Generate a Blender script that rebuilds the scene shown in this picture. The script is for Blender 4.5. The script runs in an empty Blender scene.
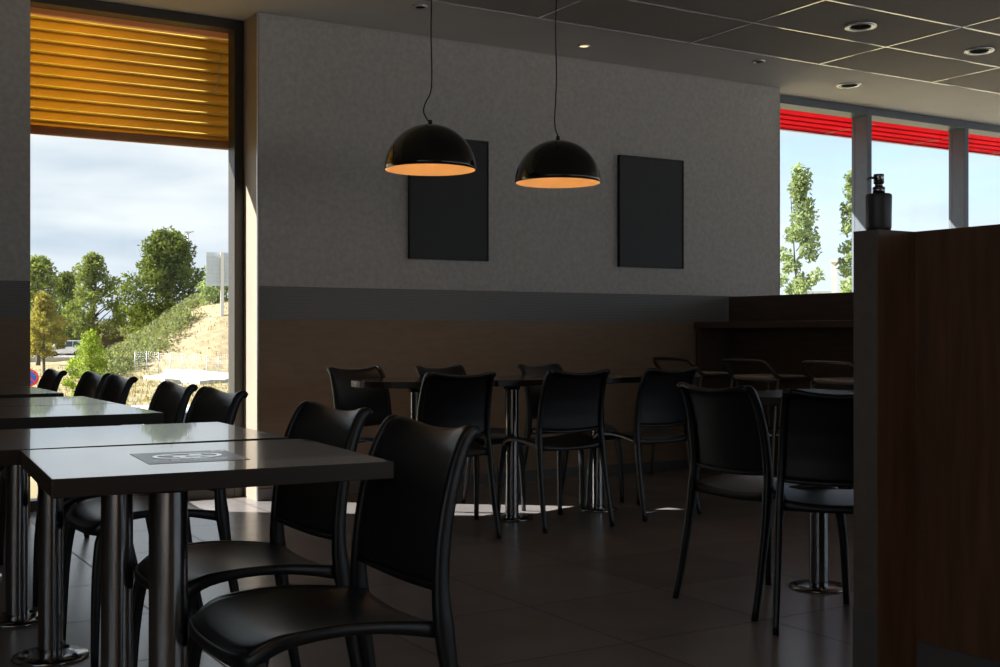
import bpy, bmesh, math, random
from mathutils import Vector, Matrix
R = math.radians
PI = math.pi
sc = bpy.context.scene
COL = sc.collection

# ------------------------------------------------------------------ camera
cam_d = bpy.data.cameras.new('camera')
cam_d.sensor_width = 36.0
cam_d.lens = 1191 / 1000 * 36
cam_d.clip_start = 0.05
cam_d.clip_end = 3000
cam = bpy.data.objects.new('camera', cam_d)
cam.location = (0, 0, 1.0)
cam.rotation_euler = (R(90), 0, R(-31.2))
COL.objects.link(cam)
sc.camera = cam

# ------------------------------------------------------------------ world
W = bpy.data.worlds.new('sky')
sc.world = W
W.use_nodes = True
nt = W.node_tree
nt.nodes.clear()
def wn(t, **k):
    n = nt.nodes.new(t)
    for a, b in k.items():
        setattr(n, a, b)
    return n
tc = wn('ShaderNodeTexCoord')
sep = wn('ShaderNodeSeparateXYZ')
nt.links.new(tc.outputs['Generated'], sep.inputs[0])
# clear-sky colour by elevation
cr = wn('ShaderNodeValToRGB')
cr.color_ramp.elements[0].position = 0.0
cr.color_ramp.elements[0].color = (0.66, 0.76, 0.86, 1)
cr.color_ramp.elements[1].position = 0.7
cr.color_ramp.elements[1].color = (0.16, 0.33, 0.62, 1)
e = cr.color_ramp.elements.new(0.18); e.color = (0.36, 0.58, 0.82, 1)
nt.links.new(sep.outputs['Z'], cr.inputs[0])
# clouds: noise on the direction, flattened vertically
mp = wn('ShaderNodeMapping'); mp.inputs['Scale'].default_value = (1.6, 1.6, 7.0)
nt.links.new(tc.outputs['Generated'], mp.inputs[0])
nz = wn('ShaderNodeTexNoise'); nz.inputs['Scale'].default_value = 2.2; nz.inputs['Detail'].default_value = 7; nz.inputs['Roughness'].default_value = 0.55
nt.links.new(mp.outputs[0], nz.inputs[0])
# cloud cover is heavier towards the left (north-west) half of the sky
bias = wn('ShaderNodeMapRange'); bias.inputs[1].default_value = 0.25; bias.inputs[2].default_value = 0.75; bias.inputs[3].default_value = 0.34; bias.inputs[4].default_value = 0.10
nt.links.new(sep.outputs['X'], bias.inputs[0])
ad = wn('ShaderNodeMath', operation='ADD')
nt.links.new(nz.outputs[0], ad.inputs[0]); nt.links.new(bias.outputs[0], ad.inputs[1])
cc = wn('ShaderNodeMapRange'); cc.inputs[1].default_value = 0.44; cc.inputs[2].default_value = 0.72
nt.links.new(ad.outputs[0], cc.inputs[0])
nz2 = wn('ShaderNodeTexNoise'); nz2.inputs['Scale'].default_value = 3.1; nz2.inputs['Detail'].default_value = 5
nt.links.new(mp.outputs[0], nz2.inputs[0])
cl = wn('ShaderNodeValToRGB')
cl.color_ramp.elements[0].position = 0.3; cl.color_ramp.elements[0].color = (0.37, 0.43, 0.51, 1)
cl.color_ramp.elements[1].position = 0.62; cl.color_ramp.elements[1].color = (0.60, 0.62, 0.64, 1)
nt.links.new(nz2.outputs[0], cl.inputs[0])
mx = wn('ShaderNodeMix', data_type='RGBA')
nt.links.new(cc.outputs[0], mx.inputs[0]); nt.links.new(cr.outputs[0], mx.inputs[6]); nt.links.new(cl.outputs[0], mx.inputs[7])
bg = wn('ShaderNodeBackground'); bg.inputs['Strength'].default_value = 1.24
nt.links.new(mx.outputs[2], bg.inputs[0])
wo = wn('ShaderNodeOutputWorld')
nt.links.new(bg.outputs[0], wo.inputs[0])

# ------------------------------------------------------------------ sun
sd = bpy.data.lights.new('sun', 'SUN')
sd.energy = 12.5
sd.angle = R(0.6)
sd.color = (1.0, 0.94, 0.86)
sun = bpy.data.objects.new('sun', sd)
sun.rotation_euler = Vector((0.80, -0.60, -0.65)).to_track_quat('-Z', 'Y').to_euler()
sun.location = (-20, 20, 20)
COL.objects.link(sun)

vs = sc.view_settings
vs.view_transform = 'Standard'
vs.look = 'None'
vs.gamma = 1.0
vs.use_curve_mapping = False
vs.exposure = 0.45
cy = sc.cycles
cy.use_denoising = True
cy.max_bounces = 10
cy.diffuse_bounces = 6
cy.glossy_bounces = 5
cy.transmission_bounces = 6
cy.transparent_max_bounces = 12
cy.sample_clamp_indirect = 6.0
cy.caustics_reflective = False
cy.caustics_refractive = False

# ------------------------------------------------------------------ materials
MATS = {}
def mat(name, base=(0.5, 0.5, 0.5), rough=0.5, metal=0.0, vary=0.0, vscale=20.0, stretch=(1, 1, 1),
        bump=0.0, bscale=60.0, spec=0.5, coat=0.0, rvary=0.0, detail=4.0):
    if name in MATS:
        return MATS[name]
    m = bpy.data.materials.new(name)
    m.use_nodes = True
    n = m.node_tree
    b = n.nodes['Principled BSDF']
    b.inputs['Base Color'].default_value = (*base, 1)
    b.inputs['Roughness'].default_value = rough
    b.inputs['Metallic'].default_value = metal
    b.inputs['Specular IOR Level'].default_value = spec
    b.inputs['Coat Weight'].default_value = coat
    t = n.nodes.new('ShaderNodeTexCoord')
    mpn = n.nodes.new('ShaderNodeMapping')
    mpn.inputs['Scale'].default_value = stretch
    n.links.new(t.outputs['Object'], mpn.inputs[0])
    nzn = n.nodes.new('ShaderNodeTexNoise')
    nzn.inputs['Scale'].default_value = vscale
    nzn.inputs['Detail'].default_value = detail
    n.links.new(mpn.outputs[0], nzn.inputs[0])
    if vary > 0:
        r = n.nodes.new('ShaderNodeValToRGB')
        lo = [c * (1 - vary) for c in base]; hi = [min(1, c * (1 + vary)) for c in base]
        r.color_ramp.elements[0].position = 0.3; r.color_ramp.elements[0].color = (*lo, 1)
        r.color_ramp.elements[1].position = 0.7; r.color_ramp.elements[1].color = (*hi, 1)
        n.links.new(nzn.outputs[0], r.inputs[0])
        n.links.new(r.outputs[0], b.inputs['Base Color'])
    if rvary > 0:
        mr = n.nodes.new('ShaderNodeMapRange')
        mr.inputs[3].default_value = max(0, rough - rvary); mr.inputs[4].default_value = rough + rvary
        n.links.new(nzn.outputs[0], mr.inputs[0]); n.links.new(mr.outputs[0], b.inputs['Roughness'])
    if bump > 0:
        nb = n.nodes.new('ShaderNodeTexNoise'); nb.inputs['Scale'].default_value = bscale; nb.inputs['Detail'].default_value = 3
        n.links.new(mpn.outputs[0], nb.inputs[0])
        bp = n.nodes.new('ShaderNodeBump'); bp.inputs['Strength'].default_value = bump; bp.inputs['Distance'].default_value = 0.01
        n.links.new(nb.outputs[0], bp.inputs['Height']); n.links.new(bp.outputs[0], b.inputs['Normal'])
    MATS[name] = m
    return m

def glass_mat(name, tint=(0.96, 0.98, 0.98), refl=0.06):
    m = bpy.data.materials.new(name); m.use_nodes = True
    n = m.node_tree; n.nodes.clear()
    o = n.nodes.new('ShaderNodeOutputMaterial'); t = n.nodes.new('ShaderNodeBsdfTransparent'); t.inputs[0].default_value = (*tint, 1)
    g = n.nodes.new('ShaderNodeBsdfGlossy'); g.inputs['Roughness'].default_value = 0.0
    x = n.nodes.new('ShaderNodeMixShader')
    lw = n.nodes.new('ShaderNodeLayerWeight'); lw.inputs[0].default_value = 0.12
    mr = n.nodes.new('ShaderNodeMapRange'); mr.inputs[3].default_value = refl * 0.1; mr.inputs[4].default_value = 0.5
    n.links.new(lw.outputs['Fresnel'], mr.inputs[0]); n.links.new(mr.outputs[0], x.inputs[0])
    n.links.new(t.outputs[0], x.inputs[1]); n.links.new(g.outputs[0], x.inputs[2]); n.links.new(x.outputs[0], o.inputs[0])
    return m

def translucent_mat(name, col, tcol, mixf=0.5, vary=0.25, vscale=3.0):
    m = bpy.data.materials.new(name); m.use_nodes = True
    n = m.node_tree; n.nodes.clear()
    o = n.nodes.new('ShaderNodeOutputMaterial'); d = n.nodes.new('ShaderNodeBsdfDiffuse'); t = n.nodes.new('ShaderNodeBsdfTranslucent')
    x = n.nodes.new('ShaderNodeMixShader'); x.inputs[0].default_value = mixf
    tc_ = n.nodes.new('ShaderNodeTexCoord'); nz_ = n.nodes.new('ShaderNodeTexNoise'); nz_.inputs['Scale'].default_value = vscale
    n.links.new(tc_.outputs['Object'], nz_.inputs[0])
    for c, s in ((col, d), (tcol, t)):
        r = n.nodes.new('ShaderNodeValToRGB')
        r.color_ramp.elements[0].position = 0.3; r.color_ramp.elements[0].color = (*[v * (1 - vary) for v in c], 1)
        r.color_ramp.elements[1].position = 0.7; r.color_ramp.elements[1].color = (*[min(1, v * (1 + vary)) for v in c], 1)
        n.links.new(nz_.outputs[0], r.inputs[0]); n.links.new(r.outputs[0], s.inputs[0])
    n.links.new(d.outputs[0], x.inputs[1]); n.links.new(t.outputs[0], x.inputs[2]); n.links.new(x.outputs[0], o.inputs[0])
    return m

def emit_mat(name, col, strength):
    m = bpy.data.materials.new(name); m.use_nodes = True
    b = m.node_tree.nodes['Principled BSDF']
    b.inputs['Base Color'].default_value = (*col, 1)
    b.inputs['Emission Color'].default_value = (*col, 1)
    b.inputs['Emission Strength'].default_value = strength
    return m

def math_node(n, op, a=None, b=None):
    x = n.nodes.new('ShaderNodeMath'); x.operation = op
    for i, v in enumerate((a, b)):
        if v is None: continue
        if isinstance(v, (int, float)): x.inputs[i].default_value = v
        else: n.links.new(v, x.inputs[i])
    return x.outputs[0]

def floor_mat():
    m = bpy.data.materials.new('floor_tiles'); m.use_nodes = True
    n = m.node_tree; b = n.nodes['Principled BSDF']
    t = n.nodes.new('ShaderNodeTexCoord'); s = n.nodes.new('ShaderNodeSeparateXYZ')
    n.links.new(t.outputs['Object'], s.inputs[0])
    u = math_node(n, 'DIVIDE', math_node(n, 'SUBTRACT', s.outputs['X'], 2.93 - 6.0), 0.602)
    v = math_node(n, 'DIVIDE', math_node(n, 'SUBTRACT', s.outputs['Y'], 3.075 - 6.05), 0.605)
    fu = math_node(n, 'FRACT', u); fv = math_node(n, 'FRACT', v)
    g1 = math_node(n, 'LESS_THAN', fu, 0.012); g2 = math_node(n, 'LESS_THAN', fv, 0.012)
    g = math_node(n, 'MAXIMUM', g1, g2)
    cx = n.nodes.new('ShaderNodeCombineXYZ')
    n.links.new(math_node(n, 'FLOOR', u), cx.inputs[0]); n.links.new(math_node(n, 'FLOOR', v), cx.inputs[1])
    wnz = n.nodes.new('ShaderNodeTexWhiteNoise'); n.links.new(cx.outputs[0], wnz.inputs[0])
    nz_ = n.nodes.new('ShaderNodeTexNoise'); nz_.inputs['Scale'].default_value = 3.5; nz_.inputs['Detail'].default_value = 3
    n.links.new(t.outputs['Object'], nz_.inputs[0])
    sm = math_node(n, 'ADD', math_node(n, 'MULTIPLY', wnz.outputs[0], 0.35), math_node(n, 'MULTIPLY', nz_.outputs[0], 0.65))
    r = n.nodes.new('ShaderNodeValToRGB')
    r.color_ramp.elements[0].position = 0.2; r.color_ramp.elements[0].color = (0.205, 0.186, 0.190, 1)
    r.color_ramp.elements[1].position = 0.8; r.color_ramp.elements[1].color = (0.285, 0.260, 0.262, 1)
    n.links.new(sm, r.inputs[0])
    x = n.nodes.new('ShaderNodeMix'); x.data_type = 'RGBA'
    n.links.new(g, x.inputs[0]); n.links.new(r.outputs[0], x.inputs[6]); x.inputs[7].default_value = (0.03, 0.026, 0.024, 1)
    n.links.new(x.outputs[2], b.inputs['Base Color'])
    rr = math_node(n, 'ADD', math_node(n, 'MULTIPLY', nz_.outputs[0], 0.03), 0.25)
    rr = math_node(n, 'ADD', rr, math_node(n, 'MULTIPLY', g, 0.4))
    n.links.new(rr, b.inputs['Roughness'])
    bp = n.nodes.new('ShaderNodeBump'); bp.inputs['Strength'].default_value = 0.35; bp.inputs['Distance'].default_value = 0.002
    n.links.new(math_node(n, 'SUBTRACT', 1.0, g), bp.inputs['Height']); n.links.new(bp.outputs[0], b.inputs['Normal'])
    return m

def perforated_mat():
    """dark sheet with a fine staggered pattern of round holes"""
    m = bpy.data.materials.new('perforated_band'); m.use_nodes = True
    n = m.node_tree; b = n.nodes['Principled BSDF']
    t = n.nodes.new('ShaderNodeTexCoord'); s = n.nodes.new('ShaderNodeSeparateXYZ')
    n.links.new(t.outputs['Object'], s.inputs[0])
    P = 0.011
    row = math_node(n, 'DIVIDE', s.outputs['Z'], P)
    odd = math_node(n, 'MULTIPLY', math_node(n, 'MODULO', math_node(n, 'FLOOR', row), 2.0), 0.5)
    cu = math_node(n, 'FRACT', math_node(n, 'ADD', math_node(n, 'DIVIDE', math_node(n, 'ADD', s.outputs['X'], 10.0), P * 1.15), odd))
    cv = math_node(n, 'FRACT', row)
    du = math_node(n, 'SUBTRACT', cu, 0.5); dv = math_node(n, 'SUBTRACT', cv, 0.5)
    d = math_node(n, 'SQRT', math_node(n, 'ADD', math_node(n, 'MULTIPLY', du, du), math_node(n, 'MULTIPLY', dv, dv)))
    hole = math_node(n, 'LESS_THAN', d, 0.27)
    x = n.nodes.new('ShaderNodeMix'); x.data_type = 'RGBA'
    n.links.new(hole, x.inputs[0]); x.inputs[6].default_value = (0.235, 0.225, 0.225, 1); x.inputs[7].default_value = (0.10, 0.095, 0.095, 1)
    n.links.new(x.outputs[2], b.inputs['Base Color'])
    b.inputs['Roughness'].default_value = 0.45
    return m

M = dict(
    floor=floor_mat(),
    wall=mat('grey_woven_wallcovering', (0.60, 0.57, 0.54), 0.75, vary=0.11, vscale=34, bump=0.25, bscale=260, detail=9),
    band=perforated_mat(),
    brown=mat('brown_wall_panel', (0.285, 0.195, 0.128), 0.6, vary=0.08, vscale=8, stretch=(1, 1, 4)),
    plaster=mat('painted_plaster', (0.55, 0.50, 0.44), 0.8, vary=0.05, vscale=4),
    brownwall=mat('brown_back_wall', (0.14, 0.10, 0.075), 0.7, vary=0.08, vscale=5),
    reveal=mat('cream_reveal_lining', (0.36, 0.30, 0.24), 0.5, vary=0.04, vscale=6),
    frame=mat('dark_window_aluminium', (0.055, 0.05, 0.045), 0.42, metal=0.2, vary=0.06, vscale=15),
    mullion=mat('grey_window_aluminium', (0.13, 0.155, 0.19), 0.4, metal=0.3, vary=0.06, vscale=15),
    ceiling=mat('ceiling_board', (0.72, 0.70, 0.67), 0.9, vary=0.03, vscale=3),
    ctile=mat('ceiling_tile', (0.40, 0.375, 0.345), 0.9, vary=0.07, vscale=120),
    tbar=mat('chrome_ceiling_bar', (0.88, 0.87, 0.86), 0.16, metal=0.7, vary=0.03, vscale=5),
    trim=mat('brushed_trim', (0.62, 0.60, 0.57), 0.3, metal=0.9, vary=0.04, vscale=9),
    wood=mat('dark_wood_veneer', (0.150, 0.080, 0.045), 0.42, vary=0.32, vscale=5, stretch=(6, 6, 0.5), detail=8),
    woodgrey=mat('dark_grey_laminate', (0.15, 0.125, 0.115), 0.5, vary=0.08, vscale=30),
    plinth=mat('grey_plinth', (0.13, 0.13, 0.135), 0.45, vary=0.06, vscale=12),
    wenge=mat('wenge_counter_laminate', (0.105, 0.068, 0.050), 0.45, vary=0.25, vscale=6, stretch=(6, 0.6, 6), detail=8),
    table=mat('wenge_table_laminate', (0.085, 0.066, 0.055), 0.18, vary=0.22, vscale=9, stretch=(0.7, 9, 1), rvary=0.03, detail=8, coat=0.6),
    tedge=mat('table_edge_laminate', (0.026, 0.020, 0.017), 0.4, vary=0.15, vscale=10, stretch=(0.7, 0.7, 10)),
    steel=mat('brushed_steel', (0.33, 0.33, 0.335), 0.19, metal=1.0, vary=0.05, vscale=50, stretch=(1, 1, 0.02)),
    bracket=mat('black_steel', (0.02, 0.02, 0.02), 0.5, vary=0.1, vscale=20),
    chrome=mat('chrome', (0.8, 0.8, 0.8), 0.08, metal=1.0, vary=0.02, vscale=10),
    plastic=mat('black_moulded_plastic', (0.007, 0.0085, 0.012), 0.33, vary=0.1, vscale=40, bump=0.06, bscale=900),
    lampblack=mat('gloss_black_lacquer', (0.008, 0.008, 0.008), 0.05, vary=0.05, vscale=6, coat=0.6),
    lampin=mat('warm_gold_lining', (0.90, 0.60, 0.30), 0.5, vary=0.03, vscale=6),
    cord=mat('black_cord', (0.01, 0.01, 0.01), 0.6, vary=0.1, vscale=50),
    board=mat('black_board', (0.022, 0.023, 0.026), 0.55, vary=0.08, vscale=12),
    ply=mat('pale_plywood', (0.50, 0.42, 0.33), 0.45, vary=0.12, vscale=12, stretch=(1, 6, 1)),
    tube=mat('black_stool_tube', (0.12, 0.11, 0.10), 0.3, metal=0.8, vary=0.05, vscale=20),
    pump=mat('dark_chrome', (0.25, 0.24, 0.25), 0.15, metal=1.0, vary=0.03, vscale=20),
    ceramic=mat('charcoal_bottle', (0.045, 0.047, 0.05), 0.42, vary=0.08, vscale=20),
    white=mat('white_trim', (0.72, 0.71, 0.69), 0.5, vary=0.03, vscale=15),
    ring=mat('satin_white_ring', (0.85, 0.84, 0.82), 0.22, metal=0.6, vary=0.02, vscale=10),
    darkhole=mat('dark_reflector', (0.012, 0.012, 0.012), 0.9, spec=0.05, vary=0.05, vscale=15),
    stickgrey=mat('blue_grey_sticker', (0.09, 0.13, 0.30), 0.24, vary=0.03, vscale=30),
    stickwhite=mat('white_print', (0.85, 0.88, 0.93), 0.12, coat=1.0, vary=0.03, vscale=30),
    blind=translucent_mat('amber_blind_slat', (0.72, 0.44, 0.10), (0.80, 0.52, 0.09), 0.30, 0.04),
    blindlip=translucent_mat('yellow_slat_lip', (0.95, 0.75, 0.25), (0.98, 0.80, 0.22), 0.5, 0.03),
    blindrail=translucent_mat('bronze_blind_rail', (0.60, 0.38, 0.22), (0.60, 0.36, 0.20), 0.35, 0.05),
    red=translucent_mat('red_canopy_sheet', (0.60, 0.035, 0.06), (0.75, 0.035, 0.06), 0.5, 0.08),
    redbar=mat('canopy_frame', (0.45, 0.05, 0.05), 0.5, vary=0.05, vscale=10),
    ext=mat('outside_render', (0.35, 0.33, 0.31), 0.8, vary=0.08, vscale=4),
    glass=glass_mat('window_glass'),
    grass=mat('dry_meadow', (0.27, 0.225, 0.115), 0.95, vary=0.35, vscale=0.9, bump=0.4, bscale=8, detail=10),
    hay=mat('straw_slope', (0.32, 0.25, 0.145), 0.95, vary=0.3, vscale=1.1, detail=10),
    gravel=mat('white_gravel', (0.50, 0.48, 0.46), 0.9, vary=0.18, vscale=3, detail=8),
    asphalt=mat('pale_asphalt', (0.42, 0.40, 0.38), 0.9, vary=0.1, vscale=2),
    bark=mat('tree_bark', (0.10, 0.08, 0.06), 0.9, vary=0.3, vscale=8),
    carwhite=mat('white_car_paint', (0.75, 0.76, 0.78), 0.3, vary=0.02, vscale=4, coat=0.5),
    cardark=mat('dark_car_paint', (0.07, 0.09, 0.13), 0.3, vary=0.05, vscale=4, coat=0.5),
    carglass=mat('car_window', (0.03, 0.045, 0.06), 0.08, vary=0.05, vscale=4),
    rubber=mat('tyre_rubber', (0.02, 0.02, 0.02), 0.8, vary=0.1, vscale=20),
    taillight=mat('red_lens', (0.6, 0.02, 0.03), 0.3, vary=0.05, vscale=20),
    concrete=mat('viaduct_concrete', (0.38, 0.33, 0.29), 0.9, vary=0.15, vscale=0.6),
    panelback=mat('billboard_back', (0.55, 0.62, 0.70), 0.6, vary=0.04, vscale=2),
    galv=mat('galvanised_steel', (0.55, 0.57, 0.60), 0.45, metal=0.5, vary=0.05, vscale=8),
    signblue=mat('sign_blue', (0.02, 0.10, 0.55), 0.4, vary=0.03, vscale=8),
    signred=mat('sign_red', (0.70, 0.03, 0.04), 0.4, vary=0.03, vscale=8),
)
def leafmat(name, c):
    m = translucent_mat(name, c, (c[0] * 1.25, c[1] * 1.3, c[2] * 0.7), 0.35, 0.45, 1.3)
    return m
M['leafdark'] = leafmat('dark_leaves', (0.135, 0.165, 0.045))
M['leafgreen'] = leafmat('green_leaves', (0.20, 0.235, 0.075))
M['leafyellow'] = leafmat('yellowing_leaves', (0.30, 0.26, 0.07))
M['leafbright'] = leafmat('bright_leaves', (0.27, 0.34, 0.06))
M['leafpale'] = leafmat('pale_leaves', (0.27, 0.33, 0.17))
M['bramble'] = leafmat('bramble_leaves', (0.21, 0.23, 0.125))

# ------------------------------------------------------------------ geometry helpers
class MB:
    def __init__(self):
        self.bm = bmesh.new()
        self.mi = 0
    def quad(self, pts):
        vs_ = [self.bm.verts.new(p) for p in pts]
        f = self.bm.faces.new(vs_); f.material_index = self.mi
        return f
    def box(self, x0, x1, y0, y1, z0, z1, mtx=None):
        P = [Vector(p) for p in ((x0, y0, z0), (x1, y0, z0), (x1, y1, z0), (x0, y1, z0), (x0, y0, z1), (x1, y0, z1), (x1, y1, z1), (x0, y1, z1))]
        if mtx: P = [mtx @ p for p in P]
        v = [self.bm.verts.new(p) for p in P]
        for q in ((3, 2, 1, 0), (4, 5, 6, 7), (0, 1, 5, 4), (1, 2, 6, 5), (2, 3, 7, 6), (3, 0, 4, 7)):
            f = self.bm.faces.new([v[i] for i in q]); f.material_index = self.mi
        return self
    def rings(self, rings, close=True, caps=True, loop=False):
        vr = [[self.bm.verts.new(p) for p in r] for r in rings]
        n = len(vr[0])
        pairs = list(zip(vr, vr[1:]))
        if loop: pairs.append((vr[-1], vr[0]))
        for a, b in pairs:
            for i in range(n if close else n - 1):
                j = (i + 1) % n
                try:
                    f = self.bm.faces.new((a[i], a[j], b[j], b[i])); f.material_index = self.mi; f.smooth = True
                except ValueError: pass
        if caps and not loop:
            for r in (vr[0][::-1], vr[-1]):
                f = self.bm.faces.new(r); f.material_index = self.mi
        return self
    def tube(self, path, rad, n=10, caps=True, loop=False):
        path = [Vector(p) for p in path]
        rads = rad if isinstance(rad, (list, tuple)) else [rad] * len(path)
        T = []
        L = len(path)
        for i in range(L):
            if loop: d = path[(i + 1) % L] - path[i - 1]
            else: d = path[min(i + 1, L - 1)] - path[max(i - 1, 0)]
            T.append(d.normalized())
        ref = Vector((0, 0, 1)) if abs(T[0].z) < 0.9 else Vector((1, 0, 0))
        u = T[0].cross(ref).normalized()
        rs = []
        for p, t, r in zip(path, T, rads):
            u = (u - t * u.dot(t)).normalized()
            w = t.cross(u)
            rs.append([p + u * (r * math.cos(2 * PI * k / n)) + w * (r * math.sin(2 * PI * k / n)) for k in range(n)])
        return self.rings(rs, caps=caps, loop=loop)
    def sweep(self, path, sizes, side=(1, 0, 0), n=14, power=3.2, loop=False):
        """rounded-rectangle section: width along `side`, depth across it"""
        path = [Vector(p) for p in path]; side = Vector(side)
        L = len(path); rs = []
        for i, p in enumerate(path):
            if loop: t = (path[(i + 1) % L] - path[i - 1]).normalized()
            else: t = (path[min(i + 1, L - 1)] - path[max(i - 1, 0)]).normalized()
            s = (side - t * side.dot(t)).normalized(); d = t.cross(s)
            w, h = sizes[i] if isinstance(sizes, list) else sizes
            r = []
            for k in range(n):
                a = 2 * PI * k / n; c, q = math.cos(a), math.sin(a)
                r.append(p + s * (w / 2 * math.copysign(abs(c) ** (2 / power), c)) + d * (h / 2 * math.copysign(abs(q) ** (2 / power), q)))
            rs.append(r)
        return self.rings(rs, loop=loop)
    def lathe(self, prof, c=(0, 0, 0), n=32, caps=False):
        rs = [[(c[0] + r * math.cos(2 * PI * k / n), c[1] + r * math.sin(2 * PI * k / n), c[2] + z) for k in range(n)] for r, z in prof]
        return self.rings(rs, caps=caps)
    def build(self, name, m, parent=None, bevel=0, smooth=False, recalc=True):
        if recalc: bmesh.ops.recalc_face_normals(self.bm, faces=self.bm.faces)
        me = bpy.data.meshes.new(name)
        self.bm.to_mesh(me); self.bm.free()
        for mm in (m if isinstance(m, list) else [m]): me.materials.append(mm)
        if smooth:
            for p in me.polygons: p.use_smooth = True
        o = bpy.data.objects.new(name, me)
        COL.objects.link(o)
        if parent: o.parent = parent
        if bevel:
            b = o.modifiers.new('bevel', 'BEVEL'); b.width = bevel; b.segments = 2; b.limit_method = 'ANGLE'
        return o

def tag(o, label=None, cat=None, group=None, kind=None):
    if label: o['label'] = label
    if cat: o['category'] = cat
    if group: o['group'] = group
    if kind: o['kind'] = kind
    return o
def empty(name, loc=(0, 0, 0), rz=0.0):
    o = bpy.data.objects.new(name, None); o.empty_display_size = 0.1
    o.location = loc; o.rotation_euler = (0, 0, rz)
    COL.objects.link(o)
    return o
def kids(o): return [c for c in COL.objects if c.parent == o]
def copy_tree(o, parent=None):
    c = o.copy(); COL.objects.link(c); c.parent = parent
    for ch in kids(o): copy_tree(ch, c)
    return c
def struct(o): o['kind'] = 'structure'; return o
def box(*a): return MB().box(*a)
def catmull(P, n=5):
    P = [Vector(p) for p in P]; out = []
    Q = [P[0] * 2 - P[1]] + P + [P[-1] * 2 - P[-2]]
    for i in range(1, len(Q) - 2):
        p0, p1, p2, p3 = Q[i - 1:i + 3]
        for k in range(n):
            t = k / n
            out.append(0.5 * ((2 * p1) + (p2 - p0) * t + (2 * p0 - 5 * p1 + 4 * p2 - p3) * t * t + (3 * p1 - p0 - 3 * p2 + p3) * t ** 3))
    out.append(P[-1])
    return out

# ------------------------------------------------------------------ room shell
WY = 6.83          # face of the facade wall
HC = 2.92          # ceiling height
XL, XR, YB, YG = -4.0, 12.2, -4.5, 7.15
struct(box(XL, XR, YB, 7.25, -0.15, 0).build('floor', M['floor']))
ceil = struct(box(XL, XR, YB, 7.25, HC, HC + 0.2).build('ceiling', M['ceiling']))
# tiled field of the ceiling and its bars
TX0, TY0, DX, DY = 5.129, 6.06, 1.19, 0.595
tf = MB()
xs = [TX0 + DX * k for k in range(-7, 7) if XL < TX0 + DX * k < XR]
ys = [TY0 - DY * k for k in range(0, 18) if TY0 - DY * k > YB]
for i in range(len(xs) - 1):
    for j in range(len(ys) - 1):
        tf.box(xs[i] + 0.004, xs[i + 1] - 0.004, ys[j + 1] + 0.004, ys[j] - 0.004, HC - 0.006, HC + 0.001)
struct(tf.build('ceiling_tiles', M['ctile'], ceil))
tb = MB()
for x in xs: tb.box(x - 0.010, x + 0.010, ys[-1], TY0, HC - 0.009, HC)
for y in ys: tb.box(xs[0], xs[-1], y - 0.010, y + 0.010, HC - 0.0085, HC)
struct(tb.build('ceiling_bars', M['tbar'], ceil, bevel=0.003))

WX0, WX1 = 1.165, 2.443      # left window opening
RX = 6.687                   # where the wall ends and the ribbon of windows begins
def facade_piece(nm, x0, x1, core=True, y1=7.07, yout=7.25):
    """wall with grey covering above, perforated band, brown panel below"""
    w = struct(box(x0 + 0.001, x1 - (0.07 if nm == 'wall_front_pier' else 0.001), WY + 0.02, yout, 0, HC).build(nm, M['plaster']))
    struct(box(x0, x1, WY, WY + 0.02, 1.284, HC).build('wall_covering', M['wall'], w))
    struct(box(x0, x1, WY + 0.006, WY + 0.02, 1.084, 1.284).build('perforated_band', M['band'], w))
    struct(box(x0, x1, WY, WY + 0.02, 0.0, 1.084).build('brown_panel', M['brown'], w))
    return w
wf = facade_piece('wall_front', WX1 + 0.012, RX)
struct(box(WX1, WX1 + 0.012, WY - 0.001, 7.25, 0, HC).build('reveal_lining', M['reveal'], wf))
struct(box(WX1 - 0.003, WX1 + 0.004, WY - 0.005, WY + 0.006, 0, HC).build('corner_trim', M['trim'], wf))
struct(box(WX1, RX, WY - 0.004, WY, HC - 0.008, HC).build('top_trim', M['trim'], wf))
struct(box(RX, RX + 0.006, WY - 0.003, 7.02, 0, HC).build('end_lining', M['wall'], wf))
wp = facade_piece('wall_front_pier', XL, WX0)
struct(MB().box(WX0 - 0.07, WX0, WY + 0.02, 7.065, 0, HC).box(WX0 - 0.07, WX0, 7.195, 7.25, 0, HC).build('reveal_lining', M['reveal'], wp))
struct(box(WX1, RX, WY - 0.012, WY, 0, 0.07).build('baseboard_front', M['plinth']))
# low wall below the ribbon windows (behind the bar) and outside
wl = struct(box(RX, XR, 7.02, 7.25, 0, 0.95).build('wall_front_low', M['plaster']))
struct(MB().box(XL - 0.2, XL, 1.5, 7.25, 0, HC).box(XL - 0.2, XL, YB, 1.5, 0, 0.9).build('wall_left', M['brownwall']))
for k in range(4):  # unseen left-hand windows, added as fill for the grey wall and partition
    y0 = YB + k * 1.5; y1 = y0 + 1.5
    o = struct(MB().box(XL - 0.12, XL, y0, y0 + 0.06, 0.9, HC).box(XL - 0.12, XL, y0, y1, 2.84, HC).box(XL - 0.12, XL, y0, y1, 0.9, 0.96).build('window_%d' % (40 + k), M['mullion'], bevel=0.003))
    struct(box(XL - 0.07, XL - 0.062, y0 + 0.05, y1, 0.94, 2.86).build('pane', M['glass'], o))
ADDED_BACKWIN = []  # unseen windows behind the camera, added to brighten the facade wall
struct(MB().box(XL, 3.0, YB - 0.2, YB, 0, HC).box(3.0, XR, YB - 0.2, YB, 0, 0.3).build('wall_back', M['brownwall']))
for k in range(6):
    x0 = 3.0 + k * (XR - 3) / 6; x1 = x0 + (XR - 3) / 6
    ADDED_BACKWIN.append((x0, x1))
struct(box(XR, XR + 0.2, YB, 7.25, 0, 0.85).build('wall_right', M['plaster']))

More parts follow.
